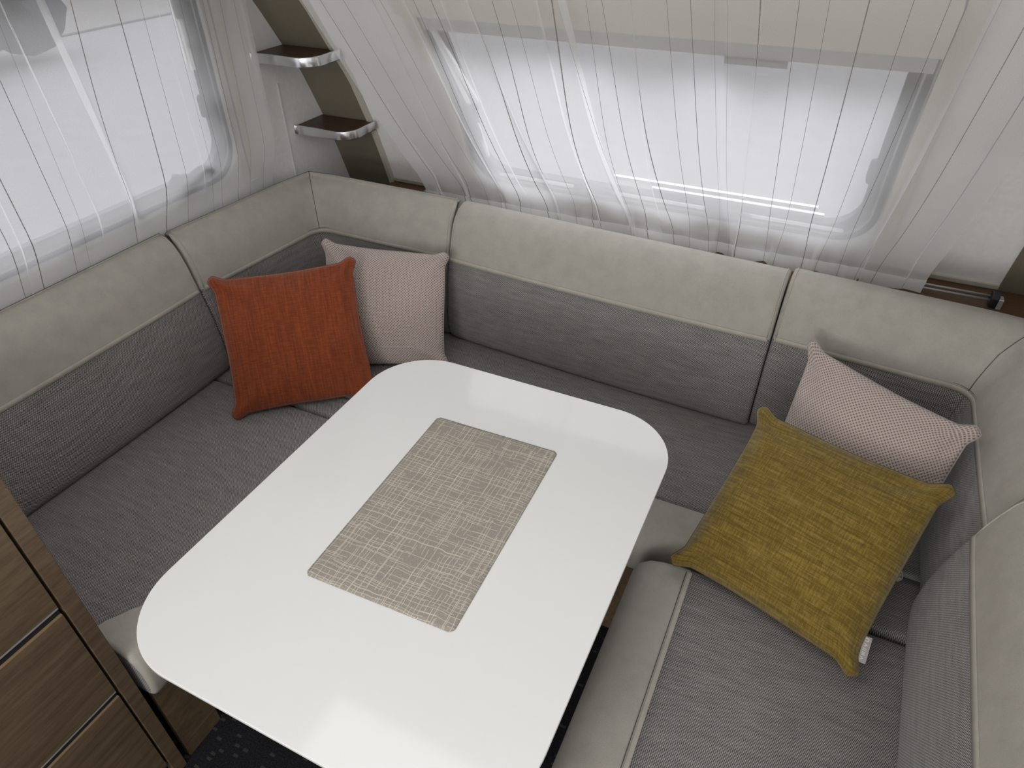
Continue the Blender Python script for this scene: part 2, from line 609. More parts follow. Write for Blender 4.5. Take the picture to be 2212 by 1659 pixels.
def slab_with_hole(name, x, outward, y0, y1, z0, z1, hy0, hy1, hz0, hz1, mat):
    parts = []
    x0, x1 = sorted((x, x + outward))
    bm = bmesh.new()
    def bx(a0, a1, b0, b1):
        g = bmesh.ops.create_cube(bm, size=1)
        for v in g['verts']:
            v.co = Vector((x0 + (v.co.x + .5) * (x1 - x0), a0 + (v.co.y + .5) * (a1 - a0), b0 + (v.co.z + .5) * (b1 - b0)))
    bx(y0, hy0, z0, z1); bx(hy1, y1, z0, z1); bx(hy0, hy1, z0, hz0); bx(hy0, hy1, hz1, z1)
    me = bpy.data.meshes.new(name); bm.to_mesh(me); bm.free()
    return link(name, me, mat)

tag(slab_with_hole('wall_left', XL, -.03, -3.0, 2.13, 0, ZC, LY0, LY1, LZ0, LZ1, 'wall'), kind='structure')
tag(slab_with_hole('wall_right', XR, .03, -3.0, 2.13, 0, ZC, -.5, .7, LZ0, LZ1, 'wall'), kind='structure')
tag(box('wall_back', (XL, -3.03, 0), (XR, -3.0, ZC), 'wall'), kind='structure')
tag(box('floor', (XL, -3.0, -.03), (XR, 2.13, 0), 'carpet'), kind='structure')
def ceiling():
    bm = bmesh.new()
    hx0, hx1, hy0, hy1 = -.95, -.15, -.05, .75
    def bx(a0, a1, b0, b1):
        g = bmesh.ops.create_cube(bm, size=1)
        for v in g['verts']:
            v.co = Vector((a0 + (v.co.x + .5) * (a1 - a0), b0 + (v.co.y + .5) * (b1 - b0), ZC + (v.co.z + .5) * .03))
    bx(XL, XR, -3, 1.28)
    me = bpy.data.meshes.new('ceiling'); bm.to_mesh(me); bm.free()
    return link('ceiling', me, 'ceiling')
tag(ceiling(), kind='structure')

# outdoors: pale gravel lot with a verge and a hedge far off
tag(box('ground', (-22, -12, -.66), (14, 22, -.6), 'gravel'), kind='structure')
tag(box('ground', (-20, -12, -.6), (-12.6, 22, -.56), 'snowbank', bevel=.01), kind='structure')
def hedge(name, lab, cx, cy, L, H):
    rnd = random.Random(7)
    bm = bmesh.new()
    for k in range(26):
        g = bmesh.ops.create_icosphere(bm, subdivisions=2, radius=rnd.uniform(.35, .6))
        c = Vector((cx + rnd.uniform(-.4, .4), cy + (k / 25 - .5) * L, rnd.uniform(.1, H)))
        for v in g['verts']:
            v.co = v.co * (1 + rnd.uniform(-.2, .2)) + c - Vector((cx, cy, -.6))
            v.co.z = max(v.co.z, 0)
    me = bpy.data.meshes.new(name); bm.to_mesh(me); bm.free()
    o = link(name, me, 'bush'); o.location = (cx, cy, -.6)
    tag(o, lab, 'hedge')
hedge('hedge', 'dark hedge far outside, seen through the left window', -11.6, 5.5, 3.0, .05)

# ------------------------------------------------------------------ corner panels, shelves
def wall_strip(name, x0, x1, z0, z1, off0, off1, mat, parent=None, n=24):
    vs, fs = [], []
    for k in range(n + 1):
        z = z0 + (z1 - z0) * k / n
        for x, o in ((x0, off0), (x1, off0), (x1, off1), (x0, off1)):
            p = on_wall(x, z, o); vs.append(p)
    for k in range(n):
        for i in range(4):
            j = (i + 1) % 4
            fs.append((k * 4 + i, k * 4 + j, k * 4 + 4 + j, k * 4 + 4 + i))
    fs.append((0, 1, 2, 3)); fs.append(tuple(n * 4 + i for i in (3, 2, 1, 0)))
    return mesh(name, vs, fs, mat, parent, smooth=False)
t = wall_strip('trim_1', XL, -1.502, .66, 1.8, .001, .006, 'taupe'); tag(t, kind='structure')
e = wall_strip('edge_strip', -1.503, -1.488, .70, 1.8, .0, .016, 'taupe_edge', t)
t = wall_strip('trim_2', .482, XR, .775, 1.8, .001, .006, 'taupe'); tag(t, kind='structure')
# narrow joint in the left side wall beside the shelves
tag(box('trim_3', (XL, 1.775, .86), (XL + .004, 1.783, 1.16), 'trim_white'), kind='structure')
# light edge along the foot of the front wall
tag(wall_strip('trim_4', -1.488, .482, .778, .790, .0, .006, 'taupe_edge', n=2), kind='structure')

def corner_shelf(z, yb, yf, lab):
    th = .026
    root = empty('corner_shelf', (XL, yb, z - th))
    xr = -1.474
    r = .055
    pts = [(XL + .001, yb), (XL + .001, yf + .004)]
    arc = []
    for k in range(10):
        a = math.radians(-90 + 90 * k / 9)
        arc.append((xr - r + r * cos(a), yf + r + r * sin(a)))
    out = pts + arc + [(xr, yb)]
    prism('board', [(x if x < xr - .004 else x - .003, max(y, yf + .004)) for x, y in out], z - th + .003, z - .003, 'wood_dark', root)
    # chrome band: front and side
    path = [(XL + .001, yf)] + [(XL + .001 + (xr - r - XL) * k / 6, yf) for k in range(1, 6)] + arc + [(xr, yb - .005)]
    vs, fs = [], []
    N = len(path)
    for i, p in enumerate(path):
        a = Vector(path[max(0, i - 1)]); b = Vector(path[min(N - 1, i + 1)])
        tdir = (b - a).normalized(); nn = Vector((tdir.y, -tdir.x))
        for o, zz in ((-.003, z - th - .001), (.0034, z - th - .001), (.004, z - th + .0015), (.004, z - .0015), (.0034, z + .001), (-.003, z + .001)):
            vs.append((p[0] + nn.x * o, p[1] + nn.y * o, zz))
    for i in range(N - 1):
        for k in range(6):
            fs.append((i * 6 + k, i * 6 + (k + 1) % 6, i * 6 + 6 + (k + 1) % 6, i * 6 + 6 + k))
    fs.append(tuple(range(6))); fs.append(tuple((N - 1) * 6 + k for k in range(6))[::-1])
    tr = mesh('edge_trim', vs, fs, 'chrome', root)
    tag(tr, 'chrome edge trim')
    tag(root, lab, 'shelf', 'small corner shelves')
corner_shelf(1.268, 1.835, 1.690, 'upper small walnut corner shelf with chrome edge')
corner_shelf(1.018, 1.965, 1.818, 'lower small walnut corner shelf with chrome edge')

# ------------------------------------------------------------------ windows
def ring(name, inner, outer, plane, d0, d1, mat, parent=None):
    """ring between two outlines (a,b) mapped by plane(a,b,d)"""
    n = len(inner)
    vs, fs = [], []
    for o, d in ((outer, d0), (outer, d1), (inner, d1), (inner, d0)):
        for p in o:
            vs.append(plane(p[0], p[1], d))
    for L_ in range(4):
        M_ = (L_ + 1) % 4
        for i in range(n):
            j = (i + 1) % n
            fs.append((L_ * n + i, L_ * n + j, M_ * n + j, M_ * n + i))
    return mesh(name, vs, fs, mat, parent, smooth=False)
left_pl = lambda a, b, d: (XL + d, a, b)
front_pl = lambda a, b, d: on_wall(a, b, d)

def dens(o, k=3):
    out = []
    n = len(o)
    for i in range(n):
        a, b = o[i], o[(i + 1) % n]
        L_ = math.hypot(b[0] - a[0], b[1] - a[1])
        m_ = max(1, int(L_ / .04))
        for q in range(m_):
            out.append((a[0] + (b[0] - a[0]) * q / m_, a[1] + (b[1] - a[1]) * q / m_))
    return out
def inset(o, cx, cy, hx, hy, w_):
    return [(cx + (p[0] - cx) * (hx - w_) / hx, cy + (p[1] - cy) * (hy - w_) / hy) for p in o]

def window(name, y0, y1, z0, z1, pl, r=.10, w_=.050):
    root = empty(name, (0, 0, 0)); tag(root, kind='structure')
    o = dens(round_rect(y0, y1, z0, z1, r, 8))
    cx, cy, hx, hy = (y0 + y1) / 2, (z0 + z1) / 2, (y1 - y0) / 2, (z1 - z0) / 2
    i1 = inset(o, cx, cy, hx, hy, w_)
    a1 = inset(o, cx, cy, hx, hy, .016); a2 = inset(o, cx, cy, hx, hy, .021)
    big = [(cx + max(-1, min(1, (p[0] - cx) / (hx - r * .3))) * (hx + .02), cy + max(-1, min(1, (p[1] - cy) / (hy - r * .3))) * (hy + .02)) for p in o]
    ring('frame', i1, o, pl, -.012, .012, 'frame', root)
    ring('frame_bead', a2, a1, pl, .011, .0145, 'frame_line', root)
    ring('surround', o, big, pl, -.004, .002, 'wall', root)
    # pane: strips
    vs, fs = [], []
    nx_, nz_ = 8, 8
    for j in range(nz_ + 1):
        for i in range(nx_ + 1):
            vs.append(pl(y0 + .012 + (y1 - y0 - .024) * i / nx_, z0 + .012 + (z1 - z0 - .024) * j / nz_, -.014))
    for j in range(nz_):
        for i in range(nx_):
            a = j * (nx_ + 1) + i
            fs.append((a, a + 1, a + nx_ + 2, a + nx_ + 1))
    p = mesh('pane', vs, fs, 'pane', root)
    return root

w1 = window('window_1', .415, 1.525, .955, 1.54, left_pl)
w2 = window('window_2', -1.115, .135, .855, 1.50, front_pl)

def latch(pl, a, b, ang, parent):
    """grip latch: round boss, body and curved lever"""
    ca, sa = cos(ang), sin(ang)
    def T(u, v, d):
        return pl(a + u * ca - v * sa, b + u * sa + v * ca, d)
    base = round_rect(-.030, .034, -.014, .014, .010, 4)
    vs = [T(u, v, .010) for u, v in base] + [T(u * .92, v * .85, .030) for u, v in base]
    n = len(base)
    fs = [(i, (i + 1) % n, n + (i + 1) % n, n + i) for i in range(n)] + [tuple(range(n, 2 * n))]
    l = mesh('latch', vs, fs, 'latch', parent)
    pts = [T(.02 + .085 * k / 8, .004 + .016 * sin(pi * k / 8), .030 + .006 * sin(pi * k / 8)) for k in range(9)]
    tube('latch_lever', pts, lambda t_: .0065 + .002 * t_, 'latch', parent, n=8)
    tube('latch_knob', [T(-.012, .016, .020), T(-.012, .022, .021)], .011, 'latch', parent, n=12)
latch(left_pl, 1.455, 1.175, math.radians(-90), w1)
latch(left_pl, 1.30, 1.005, math.radians(0), w1)
latch(left_pl, 1.45, 1.43, math.radians(-90), w1)
latch(left_pl, .6, .995, math.radians(0), w1)
latch(front_pl, .085, 1.10, math.radians(-90), w2)
latch(front_pl, -1.065, 1.12, math.radians(-90), w2)
latch(front_pl, -.30, .895, math.radians(0), w2)
latch(front_pl, -.72, .895, math.radians(0), w2)
tube('bumper', [left_pl(1.142, .966, .012), left_pl(1.142, .966, .030)], .010, 'latch', w1, n=12)

# window stays
def bar(name, pl, a0, b0, a1, b1, wd, d0, d1, mat, parent):
    v = Vector((a1 - a0, b1 - b0)).normalized(); n = Vector((-v.y, v.x)) * wd / 2
    q = [(a0 + n.x, b0 + n.y), (a1 + n.x, b1 + n.y), (a1 - n.x, b1 - n.y), (a0 - n.x, b0 - n.y)]
    vs = [pl(*p, d0) for p in q] + [pl(*p, d1) for p in q]
    fs = [(0, 1, 2, 3), (7, 6, 5, 4)] + [(i, (i + 1) % 4, 4 + (i + 1) % 4, 4 + i) for i in range(4)]
    return mesh(name, vs, fs, mat, parent, smooth=False)
bar('stay_arm', front_pl, -1.095, 1.40, -1.035, 1.155, .014, .012, .022, 'trim_white', w2)
bar('stay_arm', front_pl, -1.085, 1.37, -1.062, 1.14, .012, .018, .024, 'trim_white', w2)
bar('stay_arm', front_pl, -1.055, 1.075, -1.047, .96, .010, .012, .020, 'trim_white', w2)
bar('stay_arm', left_pl, 1.452, 1.50, 1.452, 1.27, .010, .012, .020, 'trim_white', w1)
bar('stay_arm', left_pl, 1.437, 1.50, 1.437, 1.285, .006, .012, .020, 'trim_white', w1)
# bright bars standing in for reflections along the foot of the front window
bar('sill_bright_line', front_pl, -1.02, .893, .06, .893, .010, .012, .017, 'trim_white', w2)
bar('sill_bright_line', front_pl, -.62, .935, -.02, .935, .012, -.013, -.004, 'alu', w2)
bar('sill_bright_line', front_pl, -.50, .915, .0, .915, .008, -.013, -.004, 'alu', w2)

# blind guides and cassettes
b1 = empty('window_blind', (XL, 1.56, .92))
bar('side_rail', left_pl, 1.572, .928, 1.572, 1.80, .042, .002, .020, 'blind', b1)
bar('rail_groove', left_pl, 1.558, .935, 1.558, 1.80, .004, .020, .0215, 'frame_line', b1)
box('rail_foot', (XL + .001, 1.552, .915), (XL + .024, 1.596, .932), 'blind', b1, .003)
box('side_rail', (XL + .002, .365, .928), (XL + .020, .40, 1.8), 'blind', b1, .003)
box('cassette', (XL + .002, .365, 1.56), (XL + .05, 1.6, 1.66), 'blind', b1, .01)
tag(b1, 'beige blind guide rail beside the left window', 'blind')
b2 = empty('window_blind', (-.5, 1.75, 1.40))
wall_strip('cassette', -1.16, .135, 1.428, 1.52, .0, .045, 'blind', b2, n=4)
wall_strip('bottom_bar', -1.11, .13, 1.374, 1.430, .012, .024, 'bar_grey', b2, n=3)
bar('pull_grip', front_pl, -.30, 1.368, -.16, 1.368, .012, .014, .032, 'frame_line', b2)
wall_strip('side_rail', .14, .185, .86, 1.52, .0, .022, 'blind', b2, n=12)
wall_strip('side_rail', -1.165, -1.12, .86, 1.52, .0, .022, 'blind', b2, n=12)
tag(b2, 'beige roller blind cassette with side rails around the big front window', 'blind')

# ------------------------------------------------------------------ ledge behind the rear backrest, curtain rail
lg = empty('rear_ledge', (-.5, 1.93, .74))
box('board', (-1.495, 1.787, .742), (XR - .002, 2.066, .772), 'wood_end', lg, .003)
box('front_panel', (XL + .002, 1.788, .30), (XR - .002, 1.803, .7415), 'wood_end', lg, .001)
tag(lg,
    'walnut ledge behind the rear backrest under the front window', 'ledge')
rl = empty('curtain_rail', (-.42, 1.955, .79))
for y, z in ((1.956, .790), (1.968, .796)):
    tube('rail', [(-1.30, y, z), (.478, y, z)], .0035, 'alu', rl, n=8)
for x in (-1.25, -.45, .475):
    box('bracket', (x - .006, 1.942, .7725), (x + .006, 1.968, .802), 'alu', rl, .002)
prism('end_clip', [(1.944, .775), (1.982, .775), (1.976, .800), (1.966, .815), (1.950, .815), (1.942, .800)], .452, .470, 'latch', rl, axes=(1, 2, 0), bevel=.002)
tag(rl, 'thin double aluminium curtain rail along the walnut ledge', 'curtain rail')

# ------------------------------------------------------------------ sheer curtains
def curtain(name, W, x_of, base, off_of, nx, nt, seed, lab, t_top=1.0):
    """x_of(s,t) position along the wall, base(x,t,depth)->point"""
    root = empty(name, base(x_of(W / 2, 0), 0, 0))
    vs, fs, uv = [], [], []
    for j in range(nt + 1):
        t = j / nt
        for i in range(nx + 1):
            s = W * i / nx
            vs.append(base(x_of(s, t), t, off_of(s, t)))
            uv.append((s, t))
    for j in range(nt):
        for i in range(nx):
            a = j * (nx + 1) + i
            fs.append((a, a + 1, a + nx + 2, a + nx + 1))
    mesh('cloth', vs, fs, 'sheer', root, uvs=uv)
    return root

def make_warp(seed, W, X0, X1, clusters=()):
    rnd = random.Random(seed)
    comps = [(rnd.uniform(.018, .034) / k, rnd.uniform(11, 16) * k * .8, rnd.uniform(0, 6.28), rnd.uniform(-1.2, 1.2)) for k in (1, 1.7, 2.6)]
    slow = [(rnd.uniform(.02, .03), rnd.uniform(3, 5), rnd.uniform(0, 6.28), rnd.uniform(-1.5, 1.5)) for _ in range(2)]
    def warp(s, t):
        x = X0 + (X1 - X0) * s / W
        for a, k, p, q in comps:
            x += a * .62 * sin(k * s + p + q * t)
        for a, k, p, q in slow:
            x += a * (t - .3) * sin(k * s + p + q * t)
        for c, wd, amt, lean in clusters:
            d = (x - c - lean * t)
            x -= amt * d * math.exp(-(d / wd) ** 2)
        return x
    def dep(s, t):
        o = 0
        for a, k, p, q in comps:
            o += a * .62 * cos(k * s + p + q * t)
        return o
    return warp, dep

# front curtain: hangs from a rail near the ceiling, gathered on the lower rail
FW = 2.30
fw, fd = make_warp(11, FW, -1.385, .335, clusters=(
    (-1.30, .034, 1.75, -.05), (-1.20, .028, 1.6, .03), (-1.07, .026, 1.65, -.02), (-.965, .024, 1.5, .02), (-.86, .028, 1.7, -.03),
    (-.735, .024, 1.55, .02), (-.625, .040, 1.9, -.03), (-.50, .020, 1.3, .03), (-.22, .020, 1.2, .01), (.155, .026, 1.6, .03), (.275, .030, 1.5, .02)))
def f_x(s, t):
    g = math.exp(-(t / .10) ** 2)
    x = fw(s, t)
    lw_ = max(0.0, min(1.0, (-.15 - x) / .5)); rw_ = max(0.0, min(1.0, (x - .0) / .25))
    pull = math.exp(-(t / .21) ** 1.4)
    return x + .008 * sin(s * 42 + 1.0) * g + .105 * lw_ * pull - .040 * rw_ * pull
def f_base(x, t, d):
    z = .792 + (1.72 - .792) * t
    bow = .068 + .02 * sin(pi * t)
    d = max(d, -.045)
    zz = z
    y = sum(wall_y(max(.8, zz + dz_)) for dz_ in (-.18, -.12, -.06, 0, .06, .12, .18)) / 7 - bow / .85
    q = min(1, t / .13); q = q * q * (3 - 2 * q)
    y = y * q + (1 - q) * 1.936
    return Vector((x, y - d, z + d * .3))
def f_off(s, t):
    g = math.exp(-((t - .045) / .035) ** 2)
    return fd(s, t) * (.75 + .4 * t) * min(1, .30 + t * 6) + g * (.007 + .009 * sin(s * 19 + 2 * sin(s * 5))) + .007 * sin(s * 62 + 3 * sin(s * 7)) * math.exp(-(t / .06) ** 2)
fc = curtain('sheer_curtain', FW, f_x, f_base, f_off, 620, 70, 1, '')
tag(fc, 'wide sheer white curtain with thin brown stripes across the front window', 'curtain')
# hem: ruffled double band along the lower rail
vs, fs, uv = [], [], []
NX = 620
for j in range(5):
    tt = .034 - .042 * j / 4
    for i in range(NX + 1):
        s = FW * i / NX
        tb = max(tt, 0)
        p = f_base(f_x(s, tb), tb, f_off(s, tb) + .003)
        p.z += (tt - tb) * .93 + (.005 * sin(s * 31) + .004 * sin(s * 62 + 3 * sin(s * 7) + 1)) * (j / 4)
        p.y -= .004
        vs.append(p); uv.append((s, tt))
for j in range(4):
    for i in range(NX):
        a = j * (NX + 1) + i
        fs.append((a, a + 1, a + NX + 2, a + NX + 1))
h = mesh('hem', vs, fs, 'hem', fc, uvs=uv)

# left curtain, in front of the side window
LW = 1.72
lw, ld = make_warp(5, LW, .36, 1.655, clusters=((1.13, .060, 1.55, -.10), (1.02, .035, 1.4, -.06), (.80, .035, 1.3, .0), (1.36, .022, 1.2, .0)))
def l_x(s, t):
    return lw(s, t) if s < LW * .93 else lw(LW * .93, t) + (s - LW * .93) * ((1.650 - lw(LW * .93, t)) / (LW * .07))
def l_base(x, t, d):
    d = max(d, -.045)
    z = .80 + 1.11 * t
    q = max(0, min(1, (z - .85) / .20)); q = q * q * (3 - 2 * q)
    return Vector((XL + .011 + .047 * q + d * (.12 + .45 * q), x, z))
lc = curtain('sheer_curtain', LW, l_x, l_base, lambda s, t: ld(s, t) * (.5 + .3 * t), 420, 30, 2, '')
tag(lc, 'sheer white curtain with thin stripes hanging over the left side window', 'curtain')
vs, fs, uv = [], [], []
for k in range(31):
    t_ = k / 30
    y = 1.650
    for dx, dy in ((-.0015, -.013), (-.0015, .002), (.0015, .002), (.0015, -.013)):
        vs.append(l_base(y + dy, t_, 0) + Vector((dx, 0, 0))); uv.append((0, t_))
for k in range(30):
    for i in range(4):
        j = (i + 1) % 4
        fs.append((k * 4 + i, k * 4 + j, k * 4 + 4 + j, k * 4 + 4 + i))
mesh('side_hem', vs, fs, 'hem', lc, uvs=uv)

# ------------------------------------------------------------------ upholstery
# backrest profile: (depth away from the sitter, z)
def back_profile(ztop, thick=.143):
    k = ztop - .90
    grey = [(.05, .4555), (.022, .457), (.006, .463), (-.002, .482), (-.006, .52), (-.004, .58), (.004, .64), (.014, .69), (.026, .735)]
    th = thick
    lea = [(.026, .735), (.034, .77), (.044, .81 + k * .5), (.056, .845 + k * .7), (.072, .873 + k), (.092, .891 + k), (.115, .90 + k),
           (th - .008, .8985 + k), (th - .001, .890 + k), (th, .860 + k), (th, .60), (th, .456)]
    return grey, lea

def resample(path, step=.02):
    out = [Vector(path[0])]
    for a, b in zip(path[:-1], path[1:]):
        a, b = Vector(a), Vector(b)
        n = max(1, int((b - a).length / step))
        for k in range(1, n + 1):
            out.append(a + (b - a) * k / n)
    return out

def fillet(path, i, r, n=8):
    p0, p, p1 = Vector(path[i - 1]), Vector(path[i]), Vector(path[i + 1])
    a, b = (p0 - p).normalized(), (p1 - p).normalized()
    A, B = p + a * r, p + b * r
    arc = []
    for k in range(n + 1):
        t = k / n
        arc.append(A * (1 - t) ** 2 + p * 2 * t * (1 - t) + B * t * t)
    return [Vector(q) for q in path[:i]] + arc + [Vector(q) for q in path[i + 1:]]

def sweep_cushion(root, path, prof, mat, name, side=1, round_r=.009, ends=(True, True), puff=.0, corner=None, spine=.075, capmat=None):
    """path: 2-D points (front foot line). side=+1: depth goes to the left of travel."""
    P = path
    N = len(P)
    arc = [0]
    for i in range(1, N):
        arc.append(arc[-1] + (P[i] - P[i - 1]).length)
    L = arc[-1]
    # extra sections near the ends
    def at(s):
        s = max(0, min(L, s))
        for i in range(1, N):
            if arc[i] >= s - 1e-9:
                t = (s - arc[i - 1]) / max(1e-9, arc[i] - arc[i - 1])
                p = P[i - 1].lerp(P[i], t)
                # smooth tangent
                return p, i
        return P[-1], N - 1
    def tangent(s):
        a, _ = at(max(0, s - .006)); b, _ = at(min(L, s + .006))
        return (b - a).normalized()
    ss = set()
    for s in arc: ss.add(round(s, 5))
    for k in range(5):
        q = round_r * (1 - cos(pi / 2 * k / 4))
        if ends[0]: ss.add(round(q, 5))
        if ends[1]: ss.add(round(L - q, 5))
    ss = sorted(ss)
    t0_, t1_ = tangent(0), tangent(L)
    nA, nB = Vector((-t0_.y, t0_.x)) * side, Vector((-t1_.y, t1_.x)) * side
    # profile normals
    K = len(prof)
    nor = []
    for i in range(K):
        a = Vector(prof[max(0, i - 1)]); b = Vector(prof[min(K - 1, i + 1)])
        d = (b - a).normalized()
        nor.append(Vector((-d.y, d.x)))
    pl = [0]
    for i in range(1, K):
        pl.append(pl[-1] + (Vector(prof[i]) - Vector(prof[i - 1])).length)
    vs, fs, uv = [], [], []
    for s in ss:
        p, _ = at(s)
        t = tangent(s)
        nrm = Vector((-t.y, t.x)) * side
        ins = 0
        if ends[0] and s < round_r:
            q = 1 - s / round_r; ins = round_r * (1 - sqrt(max(0, 1 - q * q)))
        if ends[1] and L - s < round_r:
            q = 1 - (L - s) / round_r; ins = max(ins, round_r * (1 - sqrt(max(0, 1 - q * q))))
        bulge = puff * max(0, sin(pi * s / L)) ** .6
        mit = 0.0
        if corner:
            f1 = nrm.angle(nA); f2 = nrm.angle(nB)
            if f1 > .02 and f2 > .02:
                mit = 1 / cos(min(f1, f2)) - 1
        for i in range(K):
            d, z = prof[i]
            d = d * (1 + mit * .9 * max(0, min(1, (d - .02) / .06)))
            n_ = nor[i]
            # inward direction of the solid is towards the spine
            d2 = d - n_.x * ins * 1.0 * -1
            z2 = z - n_.y * ins * 1.0 * -1
            # pick the sign that moves to the inside
            c = Vector((spine, z if z < .86 else .84))
            if (Vector((d2, z2)) - c).length > (Vector((d, z)) - c).length:
                d2 = d - n_.x * ins; z2 = z - n_.y * ins
            if .45 < z < .86 and d < spine:
                d2 -= bulge
            vs.append((p.x + nrm.x * d2, p.y + nrm.y * d2, z2))
            uv.append((s + .0, pl[i] + prof[0][1]))
    rows = [Vector(v) for v in vs]
    for a in range(len(ss) - 1):
        for i in range(K - 1):
            q = a * K + i
            fs.append((q, q + 1, q + K + 1, q + K))
    # end caps: strip to the spine
    def cap(si, row):
        p, _ = at(ss[si]); t = tangent(ss[si]); nrm = Vector((-t.y, t.x)) * side
        base = len(vs)
        for i in range(K):
            z = vs[row * K + i][2]
            zz = min(z, .85)
            vs.append((p.x + nrm.x * spine, p.y + nrm.y * spine, zz))
            uv.append((ss[si] + (.05 if si == 0 else .05), pl[i] + prof[0][1]))
        for i in range(K - 1):
            fs.append((row * K + i, row * K + i + 1, base + i + 1, base + i))
    cap(0, 0); cap(-1, len(ss) - 1)
    o = mesh(name, vs, fs, mat, root, uvs=uv)
    bm = bmesh.new(); bm.from_mesh(o.data)
    bmesh.ops.remove_doubles(bm, verts=bm.verts[:], dist=1e-5)
    bmesh.ops.recalc_face_normals(bm, faces=bm.faces[:])
    bm.to_mesh(o.data); bm.free()
    return ss, at, tangent, rows, K

def backrest(lab, path, side, ztop, ends=(True, True), corner_i=None, puff=.008, thick=.143, r_c=.028):
    path = [Vector(p) for p in path]
    cornerpt = None
    if corner_i:
        cornerpt = Vector(path[corner_i])
        path = fillet(path, corner_i, r_c)
    pth = resample(path, .03)
    mid = pth[len(pth) // 2]
    root = empty('backrest_cushion', (mid.x, mid.y, .44))
    grey, lea = back_profile(ztop, thick)
    _, _, _, grows, gK = sweep_cushion(root, pth, grey, 'grey', 'fabric_panel', side, ends=ends, puff=puff, corner=corner_i)
    ss, at, tan, lrows, lK = sweep_cushion(root, pth, lea, 'leather', 'leather_top', side, ends=ends, puff=puff, corner=corner_i)
    L = ss[-1]
    def sec(s, d, z, off=0):
        p, _ = at(s); t = tan(s); n = Vector((-t.y, t.x)) * side
        b = puff * max(0, sin(pi * s / L)) ** .6
        dd = d - b - off
        return Vector((p.x + n.x * dd, p.y + n.y * dd, z))
    # flat piping band on the joint of fabric and leather
    vs, fs = [], []
    st = [L * k / 80 for k in range(81)]
    e0 = .006
    st = [min(max(s, e0), L - e0) for s in st]
    for s in st:
        for d, z, o in ((.0235, .7285, .000), (.0235, .7285, .0014), (.0275, .7405, .0014), (.0275, .7415, .000)):
            vs.append(sec(s, d, z, o))
    for a in range(80):
        for i in range(4):
            j = (i + 1) % 4
            fs.append((a * 4 + i, a * 4 + j, a * 4 + 4 + j, a * 4 + 4 + i))
    mesh('piping', vs, fs, 'piping', root)
    tube('stitch_line', [sec(s, .0293, .7445, .0004) for s in st], .0007, 'stitch', root, n=5)
    # welt around the visible ends
    full = grey[2:] + lea[1:9]
    for k, s in ((0, .009), (1, L - .009)):
        if ends[k]:
            pts = []
            for i, (d, z) in enumerate(full):
                a = Vector(full[max(0, i - 1)]); b = Vector(full[min(len(full) - 1, i + 1)])
                dd = (b - a).normalized(); n2 = Vector((-dd.y, dd.x))
                pts.append(sec(s, d - .0 + n2.x * .0006, z + n2.y * .0006, -.0 if .45 < z < .86 else -puff * max(0, sin(pi * s / L)) ** .6))
            tube('welt', pts[6:], .0017, 'piping', root, n=6)
    # seam where a corner cushion folds
    if corner_i:
        best = min(range(len(pth)), key=lambda i: (pth[i] - cornerpt).length)
        s = 0
        for i in range(1, best + 1):
            s += (pth[i] - pth[i - 1]).length
        ri = min(range(len(ss)), key=lambda q_: abs(ss[q_] - s))
        p_, _ = at(s); t_ = tan(s); nn = Vector((-t_.y, t_.x)) * side
        o_ = Vector((-nn.x * .0008, -nn.y * .0008, .0006))
        tube('corner_seam', [lrows[ri * lK + k] + o_ for k in range(9)], .0010, 'stitch', root, n=5)
        tube('corner_seam', [grows[ri * gK + k] + o_ for k in range(3, gK)], .0009, 'stitch', root, n=5)
    tag(root, lab, 'cushion', 'two-tone backrest cushions around the seating')
    return root

# left side (sitter faces +x): travel towards +y, depth to the left
backrest('leftmost two-tone backrest cushion under the left window, nearest the drawer cabinet',
         [(-1.566, .345), (-1.560, 1.180)], 1, .90, puff=.006, thick=.117)
backrest('L-shaped two-tone backrest cushion in the left rear corner below the small shelves',
         [(-1.559, 1.182), (-1.518, 1.645), (-1.031, 1.638)], 1, .895, corner_i=1, puff=.004, thick=.119)
backrest('long middle backrest cushion under the front window, tilted slightly forward',
         [(-1.028, 1.632), (-.045, 1.580)], 1, .885, puff=.010, thick=.150)
backrest('L-shaped two-tone backrest cushion in the right rear corner behind the blush and mustard pillows',
         [(-.042, 1.592), (.394, 1.562), (.392, 1.125)], 1, .885, corner_i=1, puff=.004, thick=.155)
backrest('rightmost two-tone backrest cushion along the right side, nearest the viewer',
         [(.372, 1.108), (.352, -.30)], 1, .885, puff=.012, thick=.17)

